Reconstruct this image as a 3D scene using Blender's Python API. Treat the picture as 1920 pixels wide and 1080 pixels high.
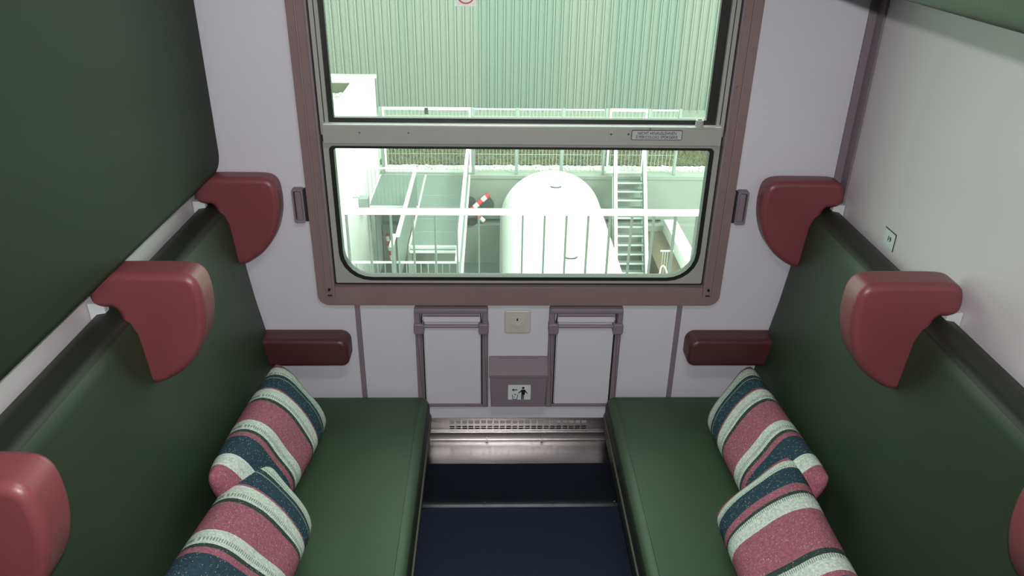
import bpy, bmesh, math, random
from mathutils import Vector, Matrix
random.seed(7)
for o in list(bpy.data.objects): bpy.data.objects.remove(o)
scene = bpy.context.scene
COL = scene.collection
PI = math.pi

# ------------------------------------------------------------------ camera
CAM = (-0.082, -2.0, 1.75)
cd = bpy.data.cameras.new('camera'); cam = bpy.data.objects.new('camera', cd); COL.objects.link(cam)
cd.sensor_fit = 'HORIZONTAL'; cd.sensor_width = 36.0; cd.lens = 36.0 * 1467.97 / 1920.0
cd.clip_start = 0.02; cd.clip_end = 300
p, y, r = 0.47604, 0.02976, -0.01573
fw = Vector((math.sin(y)*math.cos(p), math.cos(y)*math.cos(p), -math.sin(p)))
rx = Vector((math.cos(y), -math.sin(y), 0)); dn = fw.cross(rx)
ax = rx*math.cos(r) + dn*math.sin(r); ad = -rx*math.sin(r) + dn*math.cos(r)
M = Matrix((ax, -ad, -fw)).transposed().to_4x4(); M.translation = Vector(CAM)
cam.matrix_world = M
scene.camera = cam

# ------------------------------------------------------------------ world: bright overcast daylight
W = bpy.data.worlds.new('world'); scene.world = W; W.use_nodes = True
bg = W.node_tree.nodes['Background']; bg.inputs[0].default_value = (0.93, 1.0, 0.96, 1); bg.inputs[1].default_value = 4.4
sd = bpy.data.lights.new('sun', 'SUN'); sd.energy = 2.4; sd.angle = math.radians(12); sd.color = (1, .97, .9)
sun = bpy.data.objects.new('sun', sd); COL.objects.link(sun); sun.rotation_euler = (math.radians(28), math.radians(30), 0)
# added fill lamp, unseen, brightens lower wall and seats (fixture built with the ceiling)
ld = bpy.data.lights.new('fill_lamp_light', 'AREA'); ld.shape = 'RECTANGLE'; ld.size = .55; ld.size_y = .16; ld.energy = 7; ld.color = (1, .99, .97)
lo_ = bpy.data.objects.new('fill_lamp_light', ld); COL.objects.link(lo_); lo_.location = (0, -1.35, 2.195)
# the flash beside the lens
fd = bpy.data.lights.new('camera_flash', 'SPOT'); fd.energy = 78; fd.shadow_soft_size = 0.006
fd.spot_size = math.radians(150); fd.spot_blend = 1.0; fd.color = (1.0, .965, .985)
fl = bpy.data.objects.new('camera_flash', fd); COL.objects.link(fl)
M2 = M.copy(); M2.translation = Vector((-0.075, -1.99, 1.787)); fl.matrix_world = M2
vs = scene.view_settings
scene.display_settings.display_device = 'sRGB'
vs.view_transform = 'Standard'; vs.look = 'None'; vs.exposure = 0.0; vs.gamma = 1.0; vs.use_curve_mapping = False

# ------------------------------------------------------------------ materials
MATS = {}
def mat(name, col, rough=.5, metal=0, spec=.5, noise=0, nscale=20, bump=0, bscale=200, coat=0, stretch=None):
    m = bpy.data.materials.new(name); m.use_nodes = True; MATS[name] = m
    nt = m.node_tree; b = nt.nodes['Principled BSDF']
    b.inputs['Base Color'].default_value = (*col, 1); b.inputs['Roughness'].default_value = rough
    b.inputs['Metallic'].default_value = metal; b.inputs['Specular IOR Level'].default_value = spec
    b.inputs['Coat Weight'].default_value = coat
    tc = nt.nodes.new('ShaderNodeTexCoord'); vec = tc.outputs['Object']
    if stretch:
        mp = nt.nodes.new('ShaderNodeMapping'); mp.inputs['Scale'].default_value = stretch
        nt.links.new(vec, mp.inputs[0]); vec = mp.outputs[0]
    if noise:
        n = nt.nodes.new('ShaderNodeTexNoise'); n.inputs['Scale'].default_value = nscale; n.inputs['Detail'].default_value = 5
        nt.links.new(vec, n.inputs['Vector'])
        mx = nt.nodes.new('ShaderNodeMix'); mx.data_type = 'RGBA'
        mx.inputs[6].default_value = (*[c*(1-noise) for c in col], 1); mx.inputs[7].default_value = (*[min(1, c*(1+noise)) for c in col], 1)
        nt.links.new(n.outputs['Fac'], mx.inputs[0]); nt.links.new(mx.outputs[2], b.inputs['Base Color'])
    if bump:
        n2 = nt.nodes.new('ShaderNodeTexNoise'); n2.inputs['Scale'].default_value = bscale; n2.inputs['Detail'].default_value = 3
        nt.links.new(vec, n2.inputs['Vector'])
        bp = nt.nodes.new('ShaderNodeBump'); bp.inputs['Strength'].default_value = bump; bp.inputs['Distance'].default_value = .002
        nt.links.new(n2.outputs['Fac'], bp.inputs['Height']); nt.links.new(bp.outputs[0], b.inputs['Normal'])
    return m
WALL = mat('white_laminate', (.60, .595, .635), .42, noise=.03, nscale=6)
WALLP = mat('white_partition', (.60, .565, .58), .45, noise=.02, nscale=4)
MAUVE = mat('mauve_paint', (.20, .165, .185), .5, noise=.05, nscale=30)
FRAME = mat('brown_mauve_frame', (.215, .155, .15), .27, noise=.10, nscale=14, bump=.05, bscale=60)
ALU = mat('painted_aluminium', (.34, .345, .315), .34, noise=.05, nscale=18)
LEDGE = mat('lit_ledge_white', (.82, .84, .80), .25)  # pale tone stands for daylight and flash on the ledge
RUBBER = mat('black_rubber', (.010, .012, .009), .45)
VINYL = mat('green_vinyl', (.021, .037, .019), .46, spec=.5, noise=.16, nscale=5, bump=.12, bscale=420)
SEATV = mat('green_vinyl_seat_lit', (.032, .060, .030), .46, spec=.5, noise=.16, nscale=5, bump=.12, bscale=420)  # same vinyl made lighter, daylight sheen put into its colour
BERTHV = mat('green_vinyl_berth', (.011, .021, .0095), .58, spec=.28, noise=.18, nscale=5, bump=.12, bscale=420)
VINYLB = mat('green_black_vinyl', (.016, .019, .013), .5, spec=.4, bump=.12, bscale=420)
VINYLD = mat('green_vinyl_edge', (.07, .07, .05), .45, noise=.1, nscale=9)
RED = mat('red_vinyl', (.180, .046, .054), .40, noise=.16, nscale=9, bump=.08, bscale=260)
REDD = mat('dark_red_vinyl', (.070, .019, .022), .42, noise=.15, nscale=14, bump=.08, bscale=260)
STEEL = mat('brushed_steel', (.43, .41, .405), .22, metal=1, noise=.08, nscale=60, stretch=(.25, 6, 6), bump=.015, bscale=90)
STEELD = mat('dark_steel', (.30, .31, .32), .30, metal=1, noise=.25, nscale=9)
DARK = mat('black_void', (.008, .008, .008), .7)
CARPET = mat('navy_carpet', (.022, .030, .050), .95, spec=.1, noise=.45, nscale=260, bump=.6, bscale=500)
CREAM = mat('cream_plastic', (.50, .475, .43), .4)
LABELW = mat('sticker_white', (.62, .66, .66), .4)
BLACK = mat('print_black', (.012, .012, .012), .5)
REDP = mat('print_red', (.55, .05, .06), .5)
PLATE = mat('engraved_plate', (.42, .44, .43), .3)
STICKT = mat('sticker_translucent', (.80, .84, .78), .5)
# outside
CONC = mat('concrete', (0.222, 0.247, 0.215), .85, noise=.12, nscale=1.6)
CONCD = mat('pit_floor_concrete', (0.123, 0.156, 0.132), .85, noise=.2, nscale=1.2)
WHITEW = mat('white_render', (.72, .73, .70), .8, noise=.02, nscale=2)
TANK = mat('white_tank_paint', (.70, .72, .70), .35, noise=.02, nscale=1)
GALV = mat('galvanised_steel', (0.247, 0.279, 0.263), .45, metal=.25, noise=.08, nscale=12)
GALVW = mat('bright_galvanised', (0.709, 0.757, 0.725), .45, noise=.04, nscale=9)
MESHW = mat('fence_wire', (0.329, 0.354, 0.313), .5)
PANEL = mat('sheet_panel', (0.197, 0.238, 0.222), .5, metal=.2, noise=.08, nscale=3)
GRASS = mat('grass_green', (.098, .096, .056), .9, spec=.1, noise=.5, nscale=9)
SOIL = mat('leaf_litter', (0.098, 0.071, 0.041), .9, noise=.5, nscale=7)
GRAV = mat('pale_gravel', (0.510, 0.544, 0.453), .9, noise=.3, nscale=14)
PAVE = mat('pale_paving', (0.279, 0.304, 0.256), .9, noise=.1, nscale=2)
TYRE = mat('dark_foot_and_lug_shade', (.02, .028, .022), .6)

LINING = mat('olive_roof_felt', (0.088, 0.091, 0.059), .9)
EMIT = mat('fill_lamp_diffuser', (.9, .9, .9), .5)
EMIT.node_tree.nodes['Principled BSDF'].inputs['Emission Color'].default_value = (1, .99, .97, 1); EMIT.node_tree.nodes['Principled BSDF'].inputs['Emission Strength'].default_value = 3
GALVB = mat('dark_galvanised', (.075, .088, .078), .5)  # darker tone of galvanised steel for the upright bars
def stripes_mat(name, c1, c2, period, axis=2):
    m = mat(name, c1, .45); nt = m.node_tree; b = nt.nodes['Principled BSDF']
    tc = nt.nodes.new('ShaderNodeTexCoord'); sp = nt.nodes.new('ShaderNodeSeparateXYZ'); nt.links.new(tc.outputs['Object'], sp.inputs[0])
    d = nt.nodes.new('ShaderNodeMath'); d.operation = 'DIVIDE'; d.inputs[1].default_value = period; nt.links.new(sp.outputs[axis], d.inputs[0])
    f = nt.nodes.new('ShaderNodeMath'); f.operation = 'FRACT'; nt.links.new(d.outputs[0], f.inputs[0])
    g = nt.nodes.new('ShaderNodeMath'); g.operation = 'GREATER_THAN'; g.inputs[1].default_value = .5; nt.links.new(f.outputs[0], g.inputs[0])
    mx = nt.nodes.new('ShaderNodeMix'); mx.data_type = 'RGBA'; mx.inputs[6].default_value = (*c1, 1); mx.inputs[7].default_value = (*c2, 1)
    nt.links.new(g.outputs[0], mx.inputs[0]); nt.links.new(mx.outputs[2], b.inputs['Base Color'])
    return m
BOLL = stripes_mat('red_white_bands', (.75, .03, .03), (.9, .9, .88), .36)

def cladding_mat():
    m = mat('green_cladding', (.33, .47, .38), .5); nt = m.node_tree; b = nt.nodes['Principled BSDF']
    tc = nt.nodes.new('ShaderNodeTexCoord'); mp = nt.nodes.new('ShaderNodeMapping'); mp.inputs['Scale'].default_value = (.42, .01, .015)
    nt.links.new(tc.outputs['Object'], mp.inputs[0])
    n = nt.nodes.new('ShaderNodeTexNoise'); n.inputs['Scale'].default_value = 1.0; n.inputs['Detail'].default_value = 1
    nt.links.new(mp.outputs[0], n.inputs['Vector'])
    rp = nt.nodes.new('ShaderNodeValToRGB'); rp.color_ramp.interpolation = 'EASE'
    rp.color_ramp.elements[0].position = .42; rp.color_ramp.elements[0].color = (.160, .200, .177, 1)
    rp.color_ramp.elements[1].position = .56; rp.color_ramp.elements[1].color = (.198, .216, .188, 1)
    nt.links.new(n.outputs['Fac'], rp.inputs[0]); nt.links.new(rp.outputs[0], b.inputs['Base Color'])
    return m
CLAD = cladding_mat()

def grating_mat():
    m = mat('steel_grating', (.147, .188, .169), .6); nt = m.node_tree; b = nt.nodes['Principled BSDF']; out = nt.nodes['Material Output']
    tc = nt.nodes.new('ShaderNodeTexCoord')
    ch = nt.nodes.new('ShaderNodeTexBrick'); ch.inputs['Scale'].default_value = 1.0
    ch.inputs['Brick Width'].default_value = .05; ch.inputs['Row Height'].default_value = .035; ch.inputs['Mortar Size'].default_value = .011
    ch.offset = 0.0; ch.inputs['Color1'].default_value = (1, 1, 1, 1); ch.inputs['Color2'].default_value = (1, 1, 1, 1); ch.inputs['Mortar'].default_value = (0, 0, 0, 1)
    nt.links.new(tc.outputs['Object'], ch.inputs['Vector'])
    tr = nt.nodes.new('ShaderNodeBsdfTransparent'); mx = nt.nodes.new('ShaderNodeMixShader')
    mu = nt.nodes.new('ShaderNodeMath'); mu.operation = 'MULTIPLY'; mu.inputs[1].default_value = .45
    nt.links.new(ch.outputs['Fac'], mu.inputs[0])
    sub = nt.nodes.new('ShaderNodeMath'); sub.operation = 'SUBTRACT'; sub.inputs[0].default_value = .45; nt.links.new(mu.outputs[0], sub.inputs[1])
    nt.links.new(sub.outputs[0], mx.inputs[0]); nt.links.new(b.outputs[0], mx.inputs[1]); nt.links.new(tr.outputs[0], mx.inputs[2])
    nt.links.new(mx.outputs[0], out.inputs[0])
    return m
GRATE = grating_mat()

def glass_mat():
    m = bpy.data.materials.new('tinted_glass'); m.use_nodes = True; nt = m.node_tree; nt.nodes.clear()
    out = nt.nodes.new('ShaderNodeOutputMaterial'); tr = nt.nodes.new('ShaderNodeBsdfTransparent'); tr.inputs[0].default_value = (.875, .965, .895, 1)
    gl = nt.nodes.new('ShaderNodeBsdfGlossy'); gl.inputs['Roughness'].default_value = .02
    lw = nt.nodes.new('ShaderNodeLayerWeight'); lw.inputs[0].default_value = .5
    pw = nt.nodes.new('ShaderNodeMath'); pw.operation = 'POWER'; pw.inputs[1].default_value = 5; nt.links.new(lw.outputs['Facing'], pw.inputs[0])
    fr = nt.nodes.new('ShaderNodeMath'); fr.operation = 'MULTIPLY_ADD'; fr.inputs[1].default_value = .9; fr.inputs[2].default_value = .035; nt.links.new(pw.outputs[0], fr.inputs[0])
    mx = nt.nodes.new('ShaderNodeMixShader'); nt.links.new(fr.outputs[0], mx.inputs[0]); nt.links.new(tr.outputs[0], mx.inputs[1]); nt.links.new(gl.outputs[0], mx.inputs[2])
    # slight translucent veil for the milky bloom, scatters a little daylight
    tl = nt.nodes.new('ShaderNodeBsdfTranslucent'); tl.inputs[0].default_value = (.9, 1, .92, 1); m2 = nt.nodes.new('ShaderNodeMixShader'); m2.inputs[0].default_value = .017
    nt.links.new(mx.outputs[0], m2.inputs[1]); nt.links.new(tl.outputs[0], m2.inputs[2]); nt.links.new(m2.outputs[0], out.inputs[0])
    return m
GLASS = glass_mat()

# ------------------------------------------------------------------ object helpers
def finish(bm, name, m, parent=None, smooth=True, angle=38):
    bmesh.ops.recalc_face_normals(bm, faces=bm.faces[:])
    me = bpy.data.meshes.new(name); bm.to_mesh(me); bm.free()
    if smooth:
        me.polygons.foreach_set('use_smooth', [True]*len(me.polygons)); me.set_sharp_from_angle(angle=math.radians(angle))
    me.materials.append(m)
    o = bpy.data.objects.new(name, me); COL.objects.link(o)
    if smooth and len(me.polygons) < 4000:
        wn = o.modifiers.new('face_weighted_normals', 'WEIGHTED_NORMAL'); wn.keep_sharp = True; wn.weight = 80
    if parent: o.parent = parent; o.matrix_parent_inverse = Matrix.Translation(parent.location).inverted()
    return o
def thing(name, label, cat, loc=(0, 0, 0), group=None):
    o = bpy.data.objects.new(name, None); COL.objects.link(o); o.location = loc; o.empty_display_size = .05
    o['label'] = label; o['category'] = cat
    if group: o['group'] = group
    return o
def tag(o, label, cat, group=None, kind=None):
    o['label'] = label; o['category'] = cat
    if group: o['group'] = group
    if kind: o['kind'] = kind
    return o
def structure(o, label=None):
    o['kind'] = 'structure'
    if label: o['label'] = label
    return o
def box_into(bm, x0, x1, y0, y1, z0, z1, bev=0, seg=2):
    vs_ = [bm.verts.new(v) for v in ((x0,y0,z0),(x1,y0,z0),(x1,y1,z0),(x0,y1,z0),(x0,y0,z1),(x1,y0,z1),(x1,y1,z1),(x0,y1,z1))]
    fs = [bm.faces.new([vs_[i] for i in f]) for f in ((0,3,2,1),(4,5,6,7),(0,1,5,4),(1,2,6,5),(2,3,7,6),(3,0,4,7))]
    if bev:
        es = set(e for f in fs for e in f.edges); bmesh.ops.bevel(bm, geom=list(es), offset=bev, segments=seg, profile=.5, affect='EDGES')
def box(name, m, x0, x1, y0, y1, z0, z1, bev=0, parent=None, seg=2):
    bm = bmesh.new(); box_into(bm, min(x0,x1), max(x0,x1), min(y0,y1), max(y0,y1), min(z0,z1), max(z0,z1), bev, seg)
    return finish(bm, name, m, parent)
def mp3(axis, a, b, c):
    return {'Y': (a, c, b), 'X': (c, a, b), 'Z': (a, b, c)}[axis]
def rprism_into(bm, pts, axis, lo, hi, r=.0, n=4, r2=None):
    """outline pts extruded along axis with rounded rims"""
    q_ = []
    for a_ in pts:
        if not q_ or math.hypot(a_[0]-q_[-1][0], a_[1]-q_[-1][1]) > 1.5e-4: q_.append(a_)
    if math.hypot(q_[0][0]-q_[-1][0], q_[0][1]-q_[-1][1]) <= 1.5e-4: q_.pop()
    pts = q_
    N = len(pts); area = sum(pts[i][0]*pts[(i+1) % N][1]-pts[(i+1) % N][0]*pts[i][1] for i in range(N))
    if area < 0: pts = pts[::-1]
    nor = []
    for i in range(N):
        a, b, c = pts[i-1], pts[i], pts[(i+1) % N]
        d1 = Vector((b[0]-a[0], b[1]-a[1])).normalized(); d2 = Vector((c[0]-b[0], c[1]-b[1])).normalized()
        n1 = Vector((-d1[1], d1[0])); n2 = Vector((-d2[1], d2[0])); s = n1+n2
        k = max(.5, 1+n1.dot(n2)); nor.append(s/k)
    if r2 is None: r2 = r
    rings = []
    def ring(off, c): rings.append([bm.verts.new(mp3(axis, pts[i][0]+nor[i][0]*off, pts[i][1]+nor[i][1]*off, c)) for i in range(N)])
    if r > 0:
        for k in range(n+1):
            t = k/n*PI/2; ring(r*(1-math.sin(t)), lo+r*(1-math.cos(t)))
    else: ring(0, lo)
    if r2 > 0:
        for k in range(n+1):
            t = k/n*PI/2; ring(r2*(1-math.cos(t)), hi-r2*(1-math.sin(t)))
    else: ring(0, hi)
    for a, b in zip(rings, rings[1:]):
        for i in range(N): bm.faces.new((a[i], a[(i+1) % N], b[(i+1) % N], b[i]))
    bm.faces.new(rings[0][::-1]); bm.faces.new(rings[-1])
def rprism(name, m, pts, axis, lo, hi, r=0, n=4, parent=None, r2=None, angle=38):
    bm = bmesh.new(); rprism_into(bm, pts, axis, lo, hi, r, n, r2); return finish(bm, name, m, parent, angle=angle)
def rrect(x0, x1, y0, y1, rad, n=6):
    """rad: one radius or four: (x0y0, x1y0, x1y1, x0y1)"""
    if not isinstance(rad, (list, tuple)): rad = (rad,)*4
    P = []
    for (cx, cy, a0), q in zip(((x0, y0, PI), (x1, y0, 1.5*PI), (x1, y1, 0), (x0, y1, .5*PI)), rad):
        sx = 1 if cx == x0 else -1; sy = 1 if cy == y0 else -1
        if q <= 1e-6: q = 1e-5
        for k in range(n+1):
            a = a0+k/n*PI/2; P.append((cx+sx*q+q*math.cos(a), cy+sy*q+q*math.sin(a)))
    return P
def ringprism_into(bm, outer, inner, axis, lo, hi):
    N = len(outer)
    V = [[bm.verts.new(mp3(axis, q[0], q[1], c)) for q in loop] for loop, c in ((outer, lo), (outer, hi), (inner, hi), (inner, lo))]
    for a, b in ((0, 1), (1, 2), (2, 3), (3, 0)):
        for i in range(N): bm.faces.new((V[a][i], V[a][(i+1) % N], V[b][(i+1) % N], V[b][i]))
def ringprism(name, m, outer, inner, axis, lo, hi, bev=0, parent=None, seg=3):
    bm = bmesh.new(); ringprism_into(bm, outer, inner, axis, lo, hi)
    if bev:
        es = [e for e in bm.edges if len(e.link_faces) == 2 and e.calc_face_angle(0) > 1.0]
        bmesh.ops.bevel(bm, geom=es, offset=bev, segments=seg, profile=.5, affect='EDGES')
    return finish(bm, name, m, parent)
def spline(pts, k=6, closed=True):
    P = []; N = len(pts)
    for i in range(N if closed else N-1):
        p0, p1, p2, p3 = (pts[(i+j) % N] if closed else pts[max(0, min(N-1, i+j))] for j in (-1, 0, 1, 2))
        for s in range(k):
            t = s/k
            P.append(tuple(.5*((2*p1[d])+(-p0[d]+p2[d])*t+(2*p0[d]-5*p1[d]+4*p2[d]-p3[d])*t*t+(-p0[d]+3*p1[d]-3*p2[d]+p3[d])*t**3) for d in range(len(p1))))
    if not closed: P.append(tuple(pts[-1]))
    return P
def tube_into(bm, path, r, n=8, caps=True):
    path = [Vector(q) for q in path]; rings = []
    up = Vector((0, 0, 1)); t0 = (path[1]-path[0]).normalized()
    if abs(t0.dot(up)) > .95: up = Vector((0, 1, 0))
    for i, q in enumerate(path):
        t = (path[min(i+1, len(path)-1)]-path[max(i-1, 0)]).normalized()
        a = t.cross(up).normalized(); b = a.cross(t).normalized(); up = b
        rings.append([bm.verts.new(q+a*r*math.cos(2*PI*k/n)+b*r*math.sin(2*PI*k/n)) for k in range(n)])
    for A, B in zip(rings, rings[1:]):
        for k in range(n): bm.faces.new((A[k], A[(k+1) % n], B[(k+1) % n], B[k]))
    if caps: bm.faces.new(rings[0][::-1]); bm.faces.new(rings[-1])
def tube(name, m, path, r, n=8, parent=None):
    bm = bmesh.new(); tube_into(bm, path, r, n); return finish(bm, name, m, parent)
def bar_between_into(bm, a, b, w, h):
    """rectangular bar from a to b; w sideways, h upward-ish"""
    a = Vector(a); b = Vector(b); t = (b-a).normalized(); up = Vector((0, 0, 1))
    if abs(t.dot(up)) > .95: up = Vector((0, 1, 0))
    s = t.cross(up).normalized(); u = s.cross(t).normalized(); V = []
    for q in (a, b):
        for i, j in ((-1, -1), (1, -1), (1, 1), (-1, 1)): V.append(bm.verts.new(q+s*i*w/2+u*j*h/2))
    for f in ((0, 1, 2, 3), (7, 6, 5, 4), (0, 4, 5, 1), (1, 5, 6, 2), (2, 6, 7, 3), (3, 7, 4, 0)): bm.faces.new([V[i] for i in f])
def bar_between(name, m, a, b, w, h, parent=None):
    bm = bmesh.new(); bar_between_into(bm, a, b, w, h); return finish(bm, name, m, parent)
def copy_tree(o, loc=None, parent=None):
    c = o.copy(); COL.objects.link(c)
    if parent: c.parent = parent
    if loc is not None: c.location = loc
    for ch in list(o.children): copy_tree(ch, None, c)
    return c
def text_obj(name, s, size, loc, rot, m, parent, sx=1, ext=.0006, align='CENTER'):
    cu = bpy.data.curves.new(name, 'FONT'); cu.body = s; cu.size = size; cu.extrude = ext; cu.align_x = align; cu.align_y = 'CENTER'; cu.space_character = 1.05
    t = bpy.data.objects.new(name+'_src', cu); COL.objects.link(t)
    dg = bpy.context.evaluated_depsgraph_get(); me = bpy.data.meshes.new_from_object(t.evaluated_get(dg)); me.name = name
    bpy.data.objects.remove(t); me.materials.clear(); me.materials.append(m)
    me.transform(Matrix.Translation(loc) @ rot @ Matrix.Diagonal((sx, 1, 1, 1)))
    o = bpy.data.objects.new(name, me); COL.objects.link(o)
    if parent: o.parent = parent; o.matrix_parent_inverse = Matrix.Translation(parent.location).inverted()
    return o

# ================================================================== COMPARTMENT SHELL
HW = .868; YB = -2.4; ZC = 2.25
structure(box('floor', CARPET, -HW-.05, HW+.05, YB-.05, .0, -.05, 0))
structure(box('ceiling', WALL, -HW-.05, HW+.05, YB-.05, .10, ZC, ZC+.05))
structure(box('wall_left', WALLP, -HW-.05, -HW, YB, .10, 0, ZC))
structure(box('wall_right', WALLP, HW, HW+.05, YB, .10, 0, ZC))
structure(box('wall_back', WALL, -HW, HW, YB-.05, YB, 0, ZC))
lf = thing('fill_lamp', 'added white fill lamp at mid ceiling, unseen above the view', 'lamp', (0, -1.35, 2.2))
ringprism('fill_lamp_housing', LABELW, rrect(-.31, .31, -1.46, -1.24, .02), rrect(-.285, .285, -1.435, -1.265, .01), 'Z', 2.20, 2.249, .003, lf)
box('diffuser', EMIT, -.284, .284, -1.434, -1.266, 2.205, 2.215, 0, lf)
bm = bmesh.new()
WX, WZ0, WZ1 = .545, .705, 1.80
box_into(bm, -HW, -WX, 0, .09, 0, ZC); box_into(bm, WX, HW, 0, .09, 0, ZC)
box_into(bm, -WX, WX, 0, .09, 0, WZ0); box_into(bm, -WX, WX, 0, .09, WZ1, ZC)
structure(finish(bm, 'wall_front', WALL))
# vertical seam strips under the window, and the corner cover strips
structure(box('trim_1', MAUVE, -.477, -.462, -.004, 0, .2, .672))
structure(box('trim_2', MAUVE, .462, .477, -.004, 0, .2, .672))
structure(rprism('trim_3', MAUVE, [(HW, 0), (HW-.024, 0), (HW-.024, -.006), (HW-.006, -.008), (HW-.006, -.045), (HW, -.045)], 'Z', .0, ZC-.001, 0))
structure(rprism('trim_4', MAUVE, [(-HW, 0), (-HW+.024, 0), (-HW+.024, -.006), (-HW+.006, -.008), (-HW+.006, -.045), (-HW, -.045)], 'Z', .0, ZC-.001, 0))

# ================================================================== WINDOW
win = bpy.data.objects.new('window_1', None); COL.objects.link(win); win.location = (0, 0, .70); structure(win, 'framed compartment window in two sliding sashes')
ringprism('window_frame', FRAME, rrect(-.576, .577, .671, 1.84, (.032, .032, .02, .02)), rrect(-.526, .526, .729, 1.79, .004), 'Y', -.018, .03, .008, win)
for s in (-1, 1):
    bm = bmesh.new()
    box_into(bm, s*.528-.003, s*.528+.003, -.024, -.016, .700, 1.79, .001); box_into(bm, s*.553-.002, s*.553+.002, -.022, -.016, .700, 1.79, .001)
    tr_ = finish(bm, 'guide_track', MAUVE, win)
    for z in (.722, 1.02, 1.30):
        bm = bmesh.new(); tube_into(bm, [(s*.541, -.0175, z), (s*.541, -.0225, z)], .004, 10); finish(bm, 'screw', RUBBER if z < .8 else FRAME, tr_)
    bm = bmesh.new(); box_into(bm, s*.541-.006, s*.541+.006, -.020, -.0175, .701, .705); finish(bm, 'end_stop', RUBBER, tr_)
# lower sash
ls = ringprism('lower_sash', ALU, rrect(-.522, .522, .736, 1.150, .004), rrect(-.506, .506, .746, 1.136, (.085, .085, .012, .012)), 'Y', -.004, .03, .001, win)
ringprism('gasket', RUBBER, rrect(-.507, .507, .745, 1.137, (.086, .086, .012, .012)), rrect(-.495, .495, .756, 1.131, (.076, .076, .008, .008)), 'Y', -.006, .02, .002, ls)
ringprism('sash_gap_seal', RUBBER, rrect(-.527, .527, .728, 1.79, .004), rrect(-.521, .521, .735, 1.785, .004), 'Y', .0, .022, 0, win)
rprism('pane', GLASS, rrect(-.500, .500, .751, 1.134, (.08, .08, .01, .01)), 'Y', .010, .014, 0, parent=ls)
# upper sash with the wide cross rail
us = ringprism('upper_sash', ALU, rrect(-.521, .521, 1.170, 1.80, .003), rrect(-.500, .500, 1.198, 1.79, .003), 'Y', -.016, .012, .0015, win)
box('cross_rail', ALU, -.515, .515, -.029, .004, 1.150, 1.1985, .0025, us)
box('lit_ledge_strip', LEDGE, -.512, .512, -.0275, -.005, 1.1982, 1.2003, .0009, us)  # added pale strip, the rail's lit top put into colour
ringprism('gasket', RUBBER, rrect(-.501, .501, 1.200, 1.795, .003), rrect(-.487, .476, 1.212, 1.785, .004), 'Y', -.006, .010, .002, us)
for s in (-1, 1): box('side_groove', RUBBER, s*.5095-.0012, s*.5095+.0012, -.0165, -.0155, 1.203, 1.79, 0, us)
rprism('pane', GLASS, rrect(-.492, .482, 1.206, 1.79, .004), 'Y', .000, .004, 0, parent=us)
for x in (-.415, -.290):
    bm = bmesh.new(); tube_into(bm, [(x, -.0155, 1.172), (x, -.0175, 1.172)], .0022, 8); finish(bm, 'screw', STEELD, us)
lt = box('latch_plate', ALU, .428, .498, -.028, -.002, 1.2015, 1.2035, .0006, us)
bm = bmesh.new(); tube_into(bm, [(.457, -.016, 1.2035), (.457, -.016, 1.221)], .0105, 16); finish(bm, 'latch_knob', ALU, lt)
bm = bmesh.new(); tube_into(bm, [(.457, -.016, 1.221), (.457, -.016, 1.2216)], .006, 12); finish(bm, 'socket_hole', DARK, lt)
cp = rprism('cover_plate', ALU, rrect(.224, .282, 1.158, 1.186, .001), 'Y', -.0172, -.0158, .0004, 1, parent=us)
for x in (.231, .276):
    bm = bmesh.new(); tube_into(bm, [(x, -.0168, 1.173), (x, -.0185, 1.173)], .0028, 10); finish(bm, 'screw', STEELD, cp)
RF = Matrix.Rotation(PI/2, 4, 'X')
sg = rprism('warning_plate', BLACK, rrect(.284, .416, 1.158, 1.184, .003), 'Y', -.0175, -.0158, 0, parent=us); sg['label'] = 'small engraved plate reading NICHT HINAUSLEHNEN È PERICOLOSO SPORGERSI'
rprism('plate_face', PLATE, rrect(.2855, .4145, 1.1595, 1.1825, .002), 'Y', -.0180, -.0174, 0, parent=sg)
text_obj('lettering', 'NICHT HINAUSLEHNEN', .0105, (.350, -.0183, 1.1757), RF, BLACK, sg, .86)
text_obj('lettering', 'È PERICOLOSO SPORGERSI', .0105, (.350, -.0183, 1.1655), RF, BLACK, sg, .82)
bm = bmesh.new(); tube_into(bm, [(.331, -.0158, 1.188), (.331, -.018, 1.188)], .002, 8); finish(bm, 'screw', STEELD, us)
# no-smoking style roundel sticker at the top of the glass, only its lower edge in view
for o_ in [c for c in us.children if c.name.split('.')[0] in ('screw', 'cover_plate', 'warning_plate')]: o_.location += Vector((-.005, -.0128, .008))
lt.location += Vector((-.003, -.006, -.0035))
st = rprism('prohibition_sticker', STICKT, rrect(-.170, -.120, 1.486, 1.545, .002), 'Y', -.0012, -.0004, 0, parent=us); st['label'] = 'pale square sticker with a red ring'
ringprism('red_ring', REDP, [(-.145+.022*math.cos(a*PI/16), 1.513+.022*math.sin(a*PI/16)) for a in range(32)], [(-.145+.0185*math.cos(a*PI/16), 1.513+.0185*math.sin(a*PI/16)) for a in range(32)], 'Y', -.0018, -.0011, 0, st)

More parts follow.
